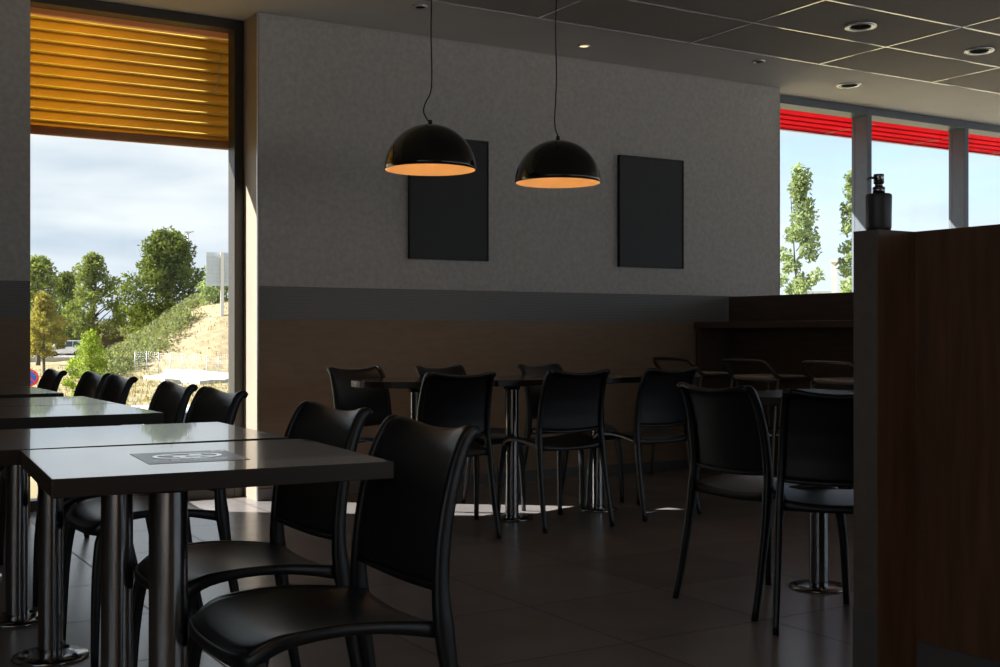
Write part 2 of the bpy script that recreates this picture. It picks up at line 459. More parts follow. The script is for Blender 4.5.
# windows placed in loops below ----------------------------------------------------------
def window(nm, x0, x1, z0, z1, yg=YG, yn=7.07, fw=0.058, header=0.06, matf='frame', vis=True):
    w = struct(MB().box(x0, x0 + fw, yn, yg + 0.04, z0, z1).box(x1 - fw, x1, yn, yg + 0.04, z0, z1)
               .box(x0 + fw, x1 - fw, yn, yg + 0.04, z1 - header, z1).box(x0 + fw, x1 - fw, yn, yg + 0.04, z0, z0 + 0.06).build(nm, M[matf], bevel=0.003))
    struct(box(x0 + fw - 0.005, x1 - fw + 0.005, yg, yg + 0.008, z0 + 0.055, z1 - header + 0.005).build('pane', M['glass'], w))
    return w
window('window_1', WX0 - 0.062, WX1 - 0.001, 0.0, HC)
# ribbon windows at the right: mullions 1.263 m apart
mulx = [7.886 + 1.263 * k for k in range(-1, 4)]
for k in range(len(mulx)):
    a = mulx[k]
    b_ = mulx[k + 1] if k + 1 < len(mulx) else XR
    if k == 0: a = RX + 0.006
    w = MB().box(a, b_, 7.016, YG + 0.05, 2.852, HC).box(a, b_, 7.016, YG + 0.05, 0.95, 1.02)
    if k > 0: w.box(a, a + 0.055, 7.016, YG + 0.04, 1.02, 2.852)
    o = struct(w.build('window_%d' % (3 + k), M['mullion'], bevel=0.003))
    struct(box(a + (0.05 if k > 0 else 0), b_, YG, YG + 0.008, 1.0, 2.86).build('pane', M['glass'], o))
# glazed right-hand wall
ny = 8
for k in range(ny):
    y0 = YB + (7.0 - YB) * k / ny; y1 = YB + (7.0 - YB) * (k + 1) / ny
    w = MB().box(XR, XR + 0.12, y0, y0 + 0.06, 0.85, HC).box(XR, XR + 0.12, y0, y1, 2.84, HC).box(XR, XR + 0.12, y0, y1, 0.85, 0.92)
    o = struct(w.build('window_%d' % (8 + k), M['mullion'], bevel=0.003))
    struct(box(XR + 0.06, XR + 0.068, y0 + 0.05, y1, 0.9, 2.86).build('pane', M['glass'], o))

for k, (x0, x1) in enumerate(ADDED_BACKWIN):  # frames and panes of the added back windows
    o = struct(MB().box(x0, x0 + 0.06, YB - 0.12, YB, 0.3, HC).box(x0, x1, YB - 0.12, YB, 2.84, HC).box(x0, x1, YB - 0.12, YB, 0.3, 0.36).build('window_%d' % (20 + k), M['mullion'], bevel=0.003))
    struct(box(x0 + 0.05, x1, YB - 0.07, YB - 0.062, 0.34, 2.86).build('pane', M['glass'], o))

# amber exterior blind on the left window --------------------------
bl = empty('exterior_blind', (1.77, 7.24, 2.146))
tag(bl, 'amber slatted blind lowered over the top third of the tall left window', 'blind')
def local(o, x, y, z): return (x - o.location.x, y - o.location.y, z - o.location.z)
bx0, bx1 = 1.05 - 1.77, 2.425 - 1.77
for k in range(10):
    z = 0.022 + k * 0.0654
    body = [(-0.012, -0.006), (-0.014, 0.002), (-0.006, 0.020), (0.002, 0.040), (0.006, 0.056)]
    lip = [(0.006, 0.056), (0.012, 0.058), (0.015, 0.063), (0.011, 0.068), (0.004, 0.069)]
    mb = MB()
    mb.rings([[(x, -py, z + pz) for py, pz in body] for x in (bx0, bx1)], close=False, caps=False)
    s = mb.build('slat', M['blind'], bl, smooth=True, recalc=False)
    sm_ = s.modifiers.new('thickness', 'SOLIDIFY'); sm_.thickness = 0.0015
    mb = MB(); mb.rings([[(x, -py, z + pz) for py, pz in lip] for x in (bx0, bx1)], close=False, caps=False)
    lp_ = mb.build('slat_lip', M['blindlip'], s, smooth=True, recalc=False)
    sm_ = lp_.modifiers.new('thickness', 'SOLIDIFY'); sm_.thickness = 0.0015
mb = MB()
mb.rings([[(x, y_, z_) for y_, z_ in ((.012, .052), (-.010, .052), (-.016, .040), (-.016, .010), (-.010, .0), (.012, .0))] for x in (bx0, bx1)], close=False, caps=False)
r_ = mb.build('bottom_rail', M['blindrail'], bl, recalc=False); sm_ = r_.modifiers.new('thickness', 'SOLIDIFY'); sm_.thickness = 0.0015
box(bx0, bx1, -0.03, 0.03, 0.689, 0.774).build('head_rail', M['blindrail'], bl, bevel=0.003)
MB().tube([(bx1 - 0.09, -0.032, 0.60), (bx1 - 0.095, -0.034, 0.42), (bx1 - 0.13, -0.035, 0.33)], 0.003, 6).build('cord', M['white'], bl)

# red exterior canopy above the ribbon windows ----------------------
cn = empty('red_canopy', (9.0, 7.55, 2.852))
tag(cn, 'red slatted canopy projecting outside above the right-hand windows', 'canopy')
k = 0
for yy in [7.20 + 0.168 * i for i in range(4)]:  # unseen length left of the windows, extended to keep sun off the mullions
    MB().box(-6.4, 3.6, yy - 7.55, yy - 7.55 + 0.160, 0.0, 0.012).box(-6.4, 3.6, yy - 7.55 + 0.145, yy - 7.55 + 0.160, -0.012, 0.012).build('slat', M['red'], cn)
for xx in (-5.55, -4.35, -3.15, -1.95, -0.75, 0.45, 1.65, 2.85):
    box(xx, xx + 0.03, -0.29, 0.36, -0.006, 0.03).build('rafter', M['redbar'], cn)
box(-6.4, 3.6, 0.345, 0.375, -0.01, 0.11).build('edge_beam', M['white'], cn)

# ------------------------------------------------------------------ wall boards
def board(x0, x1, z0, z1, label):
    o = box(x0, x1, WY - 0.028, WY - 0.002, z0, z1).build('wall_board', M['board'], bevel=0.002)
    tag(o, label, 'board', 'blank black boards on the grey wall')
    fr = MB()
    t = 0.006
    fr.box(x0 - t, x0, WY - 0.034, WY - 0.001, z0 - t, z1 + t).box(x1, x1 + t, WY - 0.034, WY - 0.001, z0 - t, z1 + t)
    fr.box(x0, x1, WY - 0.034, WY - 0.001, z0 - t, z0).box(x0, x1, WY - 0.034, WY - 0.001, z1, z1 + t)
    fr.build('frame', M['bracket'], o)
board(3.452, 4.022, 1.485, 2.268, 'blank black board on the grey wall, the one behind the left pendant lamp')
board(5.12, 5.692, 1.482, 2.266, 'blank black board on the grey wall, the one nearer the right-hand windows')

# ------------------------------------------------------------------ pendants
def pendant(x, y, zr, label, path):
    root = empty('pendant_lamp', (x, y, zr))
    tag(root, label, 'lamp', 'black dome pendant lamps')
    r = 0.235
    pro = [(r * math.cos(a), r * 0.99 * math.sin(a)) for a in [R(v) for v in range(0, 88, 4)]] + [(0.006, r * 0.99)]
    MB().lathe([(r - 0.004, 0.0)] + [(p[0], p[1] + 0.001) for p in pro], n=56).build('shade', M['lampblack'], root, smooth=True, recalc=True)
    ri = r - 0.005
    pin = [(ri * math.cos(a), ri * 0.985 * math.sin(a)) for a in [R(v) for v in range(0, 88, 4)]] + [(0.004, ri * 0.985)]
    MB().lathe(pin, n=56).build('lining', M['lampin'], root, smooth=True)
    MB().lathe([(0.0, r + 0.02), (0.010, r + 0.02), (0.012, r - 0.002), (0.012, r - 0.006)], n=16).build('cord_grip', M['bracket'], root, smooth=True)
    MB().lathe([(0.0, 0.225), (0.018, 0.225), (0.018, 0.175), (0.0, 0.175)], n=20).build('socket', M['bracket'], root, smooth=True)
    b = MB().lathe([(0.0, 0.176), (0.013, 0.17), (0.022, 0.15), (0.028, 0.13), (0.022, 0.105), (0.0, 0.095)], n=20).build('bulb', BULB, root, smooth=True)
    MB().tube([(px, py, pz) for px, py, pz in catmull(path, 8)], 0.0035, 8).build('cord', M['cord'], root, smooth=True)
    MB().lathe([(0.0, HC - zr), (0.05, HC - zr), (0.048, HC - zr - 0.02), (0.0, HC - zr - 0.022)], n=24).build('ceiling_rose', M['bracket'], root, smooth=True)
BULB = emit_mat('warm_bulb', (1.0, 0.80, 0.52), 18.0)
c_, s_ = 0.855, -0.518
def cp(a, z): return (a * c_, a * s_, z)
pendant(2.853, 5.40, 1.837, 'black dome pendant lamp, the left of two, its cord bulging sideways above the shade',
        [cp(0, .236), cp(-.018, .262), cp(-.034, .30), cp(-.024, .345), cp(0.002, .40), cp(.008, .50), cp(.004, .70), cp(.006, .90), (0, 0, HC - 1.837)])
pendant(3.64, 5.40, 1.822, 'black dome pendant lamp, the right of two, hanging on a nearly straight cord',
        [cp(0, .236), cp(.002, .25), cp(-.012, .29), cp(-.018, .35), cp(-.012, .45), cp(-.008, .60), cp(-.012, .80), cp(-.01, .95), (0, 0, HC - 1.822)])

# ------------------------------------------------------------------ ceiling lights
def downlight(x, y, r, label, lit=False, big=True):
    root = empty('ceiling_downlight', (x, y, HC - 0.009 if big and y < TY0 else HC))
    tag(root, label, 'ceiling light', 'recessed ceiling downlights')
    MB().lathe([(r, 0.0), (r, -0.008), (r * 0.93, -0.012), (r * 0.66, -0.006), (r * 0.62, 0.0)], n=32).build('ring', M['ring'] if big else M['trim'], root, smooth=True)
    MB().lathe([(r * 0.66, -0.005), (r * 0.5, -0.004), (r * 0.3, -0.0035), (0.001, -0.003)], n=32).build('lens', BULB2 if lit else M['darkhole'], root, smooth=True)
    return root
BULB2 = emit_mat('warm_spot', (1.0, 0.62, 0.30), 2.5)
downlight(5.75, 5.17, 0.098, 'white ringed ceiling downlight in a grey tile, the left of the two largest')
downlight(6.93, 5.20, 0.098, 'white ringed ceiling downlight in a grey tile at the right edge of the picture')
downlight(7.07, 6.47, 0.098, 'white ringed ceiling downlight in the plain border above the red canopy windows')
downlight(4.59, 6.50, 0.042, 'tiny ceiling spotlight glowing warm above the right pendant lamp', True, False)
downlight(3.22, 6.22, 0.045, 'small unlit ceiling spotlight beside the left pendant cord', False, False)
downlight(5.905, 6.23, 0.045, 'small unlit ceiling spotlight near the right end of the grey wall', False, False)

# warm spots further back in the room (unseen, added for fill light; also reflected in the lamp shades)
def warm_spot(x, y, label):
    downlight(x, y, 0.098, label, True, True)['group'] = 'warm ceiling lights added out of view'
    ld = bpy.data.lights.new('fill_spot', 'SPOT'); ld.energy = 11; ld.color = (1.0, 0.72, 0.45); ld.spot_size = R(110); ld.spot_blend = 0.6; ld.shadow_soft_size = 0.06
    lo_ = bpy.data.objects.new('fill_spot', ld); lo_.location = (x, y, HC - 0.03); COL.objects.link(lo_)
FILL_SPOTS = [(0.6, 0.4), (2.2, 0.4), (4.6, 1.6), (2.2, -1.6), (4.6, -1.6), (-0.8, 1.6), (6.9, 2.8)]
for sx_, sy_ in FILL_SPOTS: warm_spot(sx_, sy_, 'warm lit ceiling downlight added out of view to brighten the room')

# ------------------------------------------------------------------ chairs
def make_chair():
    root = empty('stacking_chair')
    P = M['plastic']
    # stile and rear leg in one sweep per side (side profile y,z)
    prof = [(-.268, 0), (-.245, .10), (-.222, .22), (-.203, .33), (-.190, .43), (-.185, .50), (-.190, .58), (-.203, .66), (-.222, .73), (-.240, .775), (-.254, .798), (-.267, .804), (-.277, .799)]
    xo = [.210, .206, .202, .199, .196, .192, .188, .186, .183, .180, .178, .176, .175]
    sz = [(.020, .024), (.022, .026), (.024, .029), (.026, .034), (.028, .042), (.026, .034), (.025, .032), (.025, .031), (.025, .030), (.024, .027), (.025, .028), (.026, .028), (.024, .020)]
    def lerp_list(L, t):
        i = min(int(t), len(L) - 2); f = t - i
        a, b = L[i], L[i + 1]
        return tuple(p + (q - p) * f for p, q in zip(a, b)) if isinstance(a, tuple) else a + (b - a) * f
    for sx in (-1, 1):
        pts = catmull([(sx * x, y, z) for x, (y, z) in zip(xo, prof)], 3)
        ss = [lerp_list(sz, i / 3) for i in range(len(pts))]
        MB().sweep(pts, ss, side=(1, 0, 0)).build('rear_leg', P, root, smooth=True)
        fp = [(sx * .200, .206, 0), (sx * .196, .203, .12), (sx * .190, .197, .26), (sx * .180, .184, .37), (sx * .166, .166, .412)]
        fs = [(.020, .022), (.023, .025), (.027, .029), (.031, .032), (.026, .020)]
        pts = catmull(fp, 3); ss = [lerp_list(fs, i / 3) for i in range(len(pts))]
        MB().sweep(pts, ss, side=(1, 0, 0)).build('front_leg', P, root, smooth=True)
        for (fx, fy) in ((.212, -.268), (.200, .208)):
            pass
    # backrest panel
    def stile_y(z):
        pr = prof[4:10]
        for (y0, z0), (y1, z1) in zip(pr, pr[1:]):
            if z <= z1: return y0 + (y1 - y0) * (z - z0) / (z1 - z0)
        return pr[-1][0] - (z - pr[-1][1]) * 0.9
    mb = MB(); NU, NV = 20, 18
    def pan(u, v, off):
        zt = .794 + .022 * abs(u) ** 2 - .012 * max(0, (abs(u) - .86) / .14) ** 2
        zb = .508 - .010 * (1 - u * u)
        x = u * (.190 - .016 * v)
        if v <= 1: z = zb + (zt - zb) * v; y = stile_y(min(z, .80)); roll = 0
        cave = .020 * (1 - u * u) * (0.55 + 0.45 * v)
        y = y - cave + .006
        return (x, y + off, z)
    front, back = [], []
    rows = []
    for j in range(NV + 1):
        v = j / NV
        rows.append([pan(-1 + 2 * i / NU, v, .004) for i in range(NU + 1)])
    # rolled top edge
    top = rows[-1]
    for (dy, dz) in ((-.008, .006), (-.018, .007), (-.027, .001), (-.028, -.006)):
        rows.append([(p[0], p[1] + dy, p[2] + dz) for p in top])
    # down the rear face
    rows.append([(p[0], p[1] - .017, p[2] - .012) for p in top])
    for j in range(NV - 1, -1, -1):
        v = j / NV
        rows.append([pan(-1 + 2 * i / NU, v, -.006) for i in range(NU + 1)])
    mb.rings([list(r) for r in zip(*rows)], close=True, caps=True)
    # thick rim along the panel's lower edge
    lp = [pan(-1 + 2 * i / 16, 0, -.003) for i in range(17)]
    mb.sweep([(p[0], p[1], p[2] - .002) for p in lp], (.018, .016), side=(0, 1, 0), n=10)
    mb.build('backrest', P, root, smooth=True)
    # seat
    def st(u, v):   # u across, v 0 rear .. 1 front
        y = -.192 + .404 * v - .014 * (abs(u) ** 5) * max(0, (v - .75) / .25) - .006 * (abs(u) ** 3) * (v)
        w = .184 + .012 * math.sin(PI * min(1, v * 1.05)) + (-.008 * max(0, (v - .82) / .18) ** 2)
        z = .4365 + .014 * math.sin(PI * v * .8) - .016 * (1 - u * u) * (1 - .35 * v) + .010 * (abs(u) ** 3) * math.sin(PI * v) - .022 * max(0, (v - .8) / .2) ** 2
        return (u * w, y, z)
    mb = MB(); N = 18
    g = [[mb.bm.verts.new(st(-1 + 2 * i / N, j / N)) for i in range(N + 1)] for j in range(N + 1)]
    h = [[mb.bm.verts.new(Vector(st(-1 + 2 * i / N, j / N)) - Vector((0, 0, .008))) for i in range(N + 1)] for j in range(N + 1)]
    for G in (g, h):
        for j in range(N):
            for i in range(N):
                mb.bm.faces.new((G[j][i], G[j][i + 1], G[j + 1][i + 1], G[j + 1][i])).smooth = True
    rim = [(0, i) for i in range(N)] + [(j, N) for j in range(N)] + [(N, i) for i in range(N, 0, -1)] + [(j, 0) for j in range(N, 0, -1)]
    for a, b in zip(rim, rim[1:] + rim[:1]):
        mb.bm.faces.new((g[a[0]][a[1]], g[b[0]][b[1]], h[b[0]][b[1]], h[a[0]][a[1]]))
    # rail under the rim, deepest at the corners
    rp = []
    rs_ = []
    for (j, i) in rim:
        p = Vector(st(-1 + 2 * i / N, j / N)); rp.append(p)
    rp2, L = [], len(rp)
    for k, p in enumerate(rp):
        v = (p.y + .192) / .404; u = p.x / .198
        side_ = 1 if abs(u) > .9 else 0
        d = .034 - .012 * math.sin(PI * max(0, min(1, v))) * side_ - (.012 * (1 - u * u) if not side_ else 0)
        rp2.append((p.x * .985, p.y * .99, p.z - d / 2 - .0005)); rs_.append((.018, d))
    ringsl = []
    for k, p in enumerate(rp2):
        a, b = Vector(rp2[k - 1]), Vector(rp2[(k + 1) % L]); t = (b - a); t.z = 0; t.normalize()
        nn = Vector((-t.y, t.x, 0)); w, d = rs_[k]; r = []
        for q in range(10):
            an = 2 * PI * q / 10; c, s = math.cos(an), math.sin(an)
            r.append(Vector(p) + nn * (w / 2 * math.copysign(abs(c) ** .6, c)) + Vector((0, 0, d / 2 * math.copysign(abs(s) ** .6, s))))
        ringsl.append(r)
    mb.rings(ringsl, loop=True)
    mb.build('seat', P, root, smooth=True)
    return root

proto = make_chair()
used = [False]
def place_chair(x, y, deg, label, group):
    """x,y: middle of the line through the rear feet; deg: compass of the facing direction (0 = +X)"""
    o = proto if not used[0] else copy_tree(proto)
    used[0] = True
    a = R(deg)
    o.rotation_euler = (0, 0, a - PI / 2)
    o.location = (x + .268 * math.cos(a), y + .268 * math.sin(a), 0)
    tag(o, label, 'chair', group)
    return o
gl = 'black chairs along the row of square tables by the window'
place_chair(1.185, 2.235, 180, 'black plastic chair nearest the camera, at the table with the sticker', gl)
place_chair(1.235, 2.86, 182, 'black plastic chair right behind the nearest chair, second in the window row', gl)
place_chair(1.272, 3.88, 182, 'black plastic chair before the window frame, third in the window row', gl)
place_chair(1.28, 4.42, 180, 'black plastic chair beside the white car outside, fourth in the window row', gl)
place_chair(1.295, 5.32, 180, 'black plastic chair fifth in the window row, right of a close pair', gl)
place_chair(1.30, 5.83, 182, 'black plastic chair sixth in the window row, left of a close pair', gl)
place_chair(1.21, 6.34, 180, 'black plastic chair at the far end of the window row, by the round road sign', gl)
gw = 'black chairs on the wall side of the long table row'
place_chair(2.725, 6.06, -73, 'black plastic chair at the rounded end of the long table, against the brown wall', gw)
place_chair(3.255, 6.06, -72, 'black plastic chair behind the left pendant lamp, mostly hidden by the chair before it', gw)
place_chair(3.945, 6.06, -72, 'black plastic chair behind the table, between the two chairs seen from the back', gw)
gn = 'black chairs with their backs to the camera at the long table row'
place_chair(2.79, 4.96, 90, 'black plastic chair seen from the back, leftmost at the long table', gn)
place_chair(3.49, 4.98, 90, 'black plastic chair seen from the back, beside the column with the round foot', gn)
place_chair(4.15, 5.04, 96, 'black plastic chair seen from the back, rightmost at the long table before the counter', gn)
gr = 'black chairs at the small table by the wooden partition'
place_chair(2.90, 3.295, 1, 'black plastic chair left of the small square table by the partition, shown whole', gr)
place_chair(2.98, 2.76, 47, 'black plastic chair cut off by the wooden partition post at the right', gr)

# ------------------------------------------------------------------ tables
TZ = 0.762
def column(root, x, y, hgt=TZ - 0.034):
    c = MB().lathe([(.0365, 0.012), (.0365, hgt - .012)], c=(x, y, 0), n=28).build('column', M['steel'], root, smooth=True)
    f = MB().lathe([(0.0, 0), (.112, 0), (.114, .004), (.110, .010), (.060, .013), (.040, .014), (.0, .014)], c=(x, y, 0), n=36).build('base_plate', M['steel'], root, smooth=True)
    for k in range(4):
        a = PI / 4 + k * PI / 2
        MB().lathe([(0, .018), (.006, .018), (.009, .013), (.009, .010)], c=(x + .085 * math.cos(a), y + .085 * math.sin(a), 0), n=10).build('bolt', M['bracket'], f, smooth=True)
    MB().box(x - .12, x + .12, y - .025, y + .025, hgt - .010, hgt).box(x - .025, x + .025, y - .12, y + .12, hgt - .010, hgt).lathe([(.045, hgt - .03), (.045, hgt - .008)], c=(x, y, 0), n=20, caps=True).build('bracket', M['bracket'], root)
def hook(root, x, y, dx, dy):
    z = TZ - 0.034
    path = [(x, y, z), (x, y, z - .02), (x + dx * .006, y + dy * .006, z - .045), (x + dx * .022, y + dy * .022, z - .06), (x + dx * .034, y + dy * .034, z - .05), (x + dx * .036, y + dy * .036, z - .038)]
    MB().tube(catmull(path, 4), .003, 8).build('bag_hook', M['chrome'], root, smooth=True)
def table_top_rect(root, x0, x1, y0, y1):
    mb = MB(); mb.box(x0, x1, y0, y1, TZ - .032, TZ)
    for f in mb.bm.faces:
        f.material_index = 0 if all(abs(v.co.z - TZ) < 1e-4 for v in f.verts) else 1
    return mb.build('tabletop', [M['table'], M['tedge']], root, bevel=.002)
def square_table(cx, cy, sx, sy, rz, label, group, colx=0.0, hooks=()):
    root = empty('square_table', (cx, cy, 0), rz)
    tag(root, label, 'table', group)
    table_top_rect(root, -sx / 2, sx / 2, -sy / 2, sy / 2)
    column(root, colx, 0)
    for h in hooks: hook(root, *h)
    return root
gt = 'square tables in the window row'
t1 = square_table(.700, 2.290, .600, .543, R(-4.3), 'small dark wood table nearest the camera, with a grey sticker on its top', gt, -.058)
square_table(.698, 2.872, .62, .550, R(-1.2), 'small dark wood table pushed against the far side of the nearest one', gt, -.015, [(.20, -.02, 1, -.3)])
square_table(.69, 3.865, .60, .56, 0, 'small dark wood table beyond the first gap, near one of its pair', gt, .028)
square_table(.69, 4.425, .60, .535, 0, 'small dark wood table beyond the first gap, far one of its pair', gt, .02)
square_table(.675, 5.275, .60, .60, 0, 'small dark wood table beyond the second gap, near one of its pair', gt)
square_table(.675, 5.86, .60, .55, 0, 'small dark wood table farthest along the window row, by the pier', gt)
ga = 'dark tables joined into a long row under the pendant lamps'
square_table(3.42, 5.47, .60, .60, 0, 'dark square table in the middle of the long row, on the bright steel column', ga, -.032, [(.16, -.16, -1, 0)])
square_table(4.022, 5.50, .60, .60, 0, 'dark square table at the right end of the long row near the counter', ga, -.042)
square_table(3.50, 3.36, .66, .66, R(2), 'dark square table by the partition reflecting pale blue window light', 'tables near the partition', 0, [(-.26, .08, -1, 0)])
rt = empty('rounded_table', (2.815, 5.49, 0))
tag(rt, 'dark table with a half-round left end in the long row', 'table', ga)
mb = MB()
out = [(.30, -.30), (.30, .30)] + [(-.02 + -.315 * math.sin(a), .30 * math.cos(a)) for a in [PI * k / 24 for k in range(25)]]
lo = [mb.bm.verts.new((p[0], p[1], TZ - .032)) for p in out]; hi = [mb.bm.verts.new((p[0], p[1], TZ)) for p in out]
mb.bm.faces.new(hi).material_index = 0
mb.bm.faces.new(lo[::-1]).material_index = 1
for i in range(len(out)):
    j = (i + 1) % len(out); f = mb.bm.faces.new((lo[i], lo[j], hi[j], hi[i])); f.material_index = 1
mb.build('tabletop', [M['table'], M['tedge']], rt, bevel=.002)
column(rt, 0.01, 0)

# sticker lying on the nearest table: slate rectangle, white oval with a bar across it and small print
sk = empty('table_sticker', (0, 0, 0))
tag(sk, 'blue-grey rectangular sticker with a white oval symbol on the nearest table', 'sticker')
sk.location = (.677, 2.278, TZ); sk.rotation_euler = (0, 0, R(-4.5))
box(-.093, .093, -.103, .103, 0, .0006).build('backing', M['stickgrey'], sk)
mb = MB()
ro = [(.066 * math.cos(2 * PI * k / 40), .012 + .050 * math.sin(2 * PI * k / 40)) for k in range(40)]
ri_ = [(.057 * math.cos(2 * PI * k / 40), .012 + .041 * math.sin(2 * PI * k / 40)) for k in range(40)]
for k in range(40):
    j = (k + 1) % 40
    mb.quad([(*ro[k], .0012), (*ro[j], .0012), (*ri_[j], .0012), (*ri_[k], .0012)])
for (x0, y0, x1, y1, w_) in ((-.045, .034, .045, -.010, .008), (-.030, .000, -.006, .000, .018), (.006, .026, .030, .026, .018), (-.02, -.018, .02, -.018, .010)):
    d = Vector((x1 - x0, y1 - y0)).normalized(); nn = Vector((-d.y, d.x)) * w_ / 2
    mb.quad([(x0 + nn.x, y0 + nn.y, .0012), (x0 - nn.x, y0 - nn.y, .0012), (x1 - nn.x, y1 - nn.y, .0012), (x1 + nn.x, y1 + nn.y, .0012)])
rnd = random.Random(4)
for (y, h, xa, xb) in ((-.056, .011, -.015, .075), (-.056, .007, -.075, -.03), (-.074, .009, -.045, .07)):
    x = xa
    while x < xb:
        l = rnd.uniform(.004, .008)
        if rnd.random() < .85:
            mb.quad([(x, y, .0012), (x + .0018, y, .0012), (x + .0018, y + h, .0012), (x, y + h, .0012)])
            yy = y + h * rnd.choice((0, .42, .8))
            mb.quad([(x, yy, .0012), (x + l - .0015, yy, .0012), (x + l - .0015, yy + h * .2, .0012), (x, yy + h * .2, .0012)])
        x += l
for k in range(24):
    a, b = 2 * PI * k / 24, 2 * PI * (k + 1) / 24
    mb.quad([(.074 + .013 * math.cos(a), .080 + .013 * math.sin(a), .0012), (.074 + .013 * math.cos(b), .080 + .013 * math.sin(b), .0012),
             (.074 + .010 * math.cos(b), .080 + .010 * math.sin(b), .0012), (.074 + .010 * math.cos(a), .080 + .010 * math.sin(a), .0012)])
mb.build('print', M['stickwhite'], sk)

# ------------------------------------------------------------------ partition with the post at its end
pt = empty('wooden_partition', (2.78, 2.367, 0))
tag(pt, 'tall dark wooden partition at the right edge, topped by a soap dispenser', 'partition')
PX0, PX1, PY0, PY1, PH = 2.70, 2.861, 2.367, 2.455, 1.300
def L(x0, x1, y0, y1, z0, z1): return box(x0 - 2.78, x1 - 2.78, y0 - 2.367, y1 - 2.367, z0, z1)
L(PX0 + .004, PX1 + .036, PY0, PY1, .0, PH).build('post', M['wood'], pt, bevel=.002)
L(PX0, PX0 + .004, PY0 + .001, PY1 - .001, .198, PH - .001).build('end_face', M['woodgrey'], pt)
L(PX0 - .002, PX0 + .004, PY0 - .001, PY1 + .001, 0, .198).build('kick_plate', M['plinth'], pt)
L(PX1, PX1 + .036, 1.0, PY0, .098, PH).build('panel', M['wood'], pt, bevel=.002)
L(PX1 + .008, PX1 + .034, 1.0, PY0, 0, .098).build('plinth', M['plinth'], pt)
L(PX1 + .036, 4.1, PY0 + .03, PY1 - .01, 0.0, PH).build('return_panel', M['wood'], pt, bevel=.002)

# soap dispenser
sdp = empty('soap_dispenser', (2.757, 2.410, PH)); sdp.scale = (.905, .905, .905)
tag(sdp, 'charcoal soap dispenser with dark chrome pump on top of the partition post', 'soap dispenser')
MB().lathe([(0, 0), (.034, 0), (.038, .004), (.040, .012), (.0405, .060), (.0415, .112), (.0405, .117), (.036, .120), (.0, .120)], n=40).build('bottle', M['ceramic'], sdp, smooth=True)
MB().lathe([(0, .119), (.0195, .119), (.0195, .141), (.017, .143), (.0125, .144), (.0125, .152), (.0165, .154), (.0165, .181), (.0155, .184), (0, .185)], n=32).build('pump', M['pump'], sdp, smooth=True)
MB().tube([(-.014 * .855, .014 * .518, .172), (-.026 * .855, .026 * .518, .173), (-.036 * .855, .036 * .518, .169), (-.038 * .855, .038 * .518, .165)], [.0045, .004, .0032, .003], 10).build('spout', M['pump'], sdp, smooth=True)

# ------------------------------------------------------------------ bar counter by the right windows
bc = empty('bar_counter', (6.15, 5.4, 0))
tag(bc, 'dark brown bar counter with an open front and tall back panel below the window', 'counter')
def Lc(x0, x1, y0, y1, z0, z1): return box(x0 - 6.15, x1 - 6.15, y0 - 5.4, y1 - 5.4, z0, z1)
CY0, CY1 = 3.9, WY - 0.014
Lc(6.15, 6.19, CY0, CY1, 0, 1.277).build('back_panel', M['wenge'], bc, bevel=.002)
Lc(5.81, 6.15, CY0, CY1, 1.040, 1.085).build('worktop', M['wenge'], bc, bevel=.003)
Lc(5.83, 6.15, CY1 - .04, CY1, 0, 1.04).build('end_panel', M['wenge'], bc, bevel=.002)
Lc(5.83, 6.15, CY0, CY0 + .04, 0, 1.04).build('end_panel', M['wenge'], bc, bevel=.002)

# ------------------------------------------------------------------ bar stools
def make_stool():
    root = empty('bar_stool')
    SZ = .732
    mb = MB(); N = 32
    def sq(s, z):
        r = []
        for k in range(N):
            a = 2 * PI * k / N; c, q = math.cos(a), math.sin(a)
            r.append((s * math.copysign(abs(c) ** .5, c), s * math.copysign(abs(q) ** .5, q), z))
        return r
    mb.rings([sq(.15, SZ - .030), sq(.178, SZ - .026), sq(.190, SZ - .012), sq(.190, SZ - .004), sq(.184, SZ), sq(.12, SZ - .004)])
    mb.build('seat', M['ply'], root, smooth=True)
    hoop = [(.20, .205, SZ - .02), (.05, .205, SZ - .016), (-.10, .205, SZ - .012), (-.17, .200, SZ + .035), (-.215, .185, SZ + .085), (-.228, .12, SZ + .094), (-.228, -.12, SZ + .094),
            (-.215, -.185, SZ + .085), (-.17, -.200, SZ + .035), (-.10, -.205, SZ - .012), (.05, -.205, SZ - .016), (.20, -.205, SZ - .02)]
    MB().tube(catmull(hoop, 6), .0125, 10).build('back_hoop', M['tube'], root, smooth=True)
    for sx in (-1, 1):
        for sy in (-1, 1):
            p = [(sx * .13 + .03, sy * .205, SZ - .018), (sx * .16 + .03, sy * .208, SZ - .06), (sx * .20 + .02, sy * .225, .30), (sx * .22 + .02, sy * .235, 0)]
            MB().tube(catmull(p, 4), .0115, 10).build('leg', M['tube'], root, smooth=True)
    MB().tube([(.16, .15, SZ - .035), (-.14, .15, SZ - .035), (-.14, -.15, SZ - .035), (.16, -.15, SZ - .035)], .008, 8, loop=True).build('seat_frame', M['tube'], root)
    MB().tube([(.215, .219, .37), (-.175, .219, .37), (-.175, -.219, .37), (.215, -.219, .37)], .009, 8, loop=True).build('foot_rail', M['steel'], root)
    return root
stool = make_stool()
sp = [(5.47, 6.40, 'low-backed bar stool farthest from the partition, half hidden by a black chair'),
      (5.47, 5.68, 'low-backed bar stool in the middle of the three at the counter'),
      (5.47, 4.98, 'low-backed bar stool nearest the partition post')]
for i, (x, y, lb) in enumerate(sp):
    o = stool if i == 0 else copy_tree(stool)
    o.location = (x, y, 0); tag(o, lb, 'bar stool', 'bar stools at the dark counter')

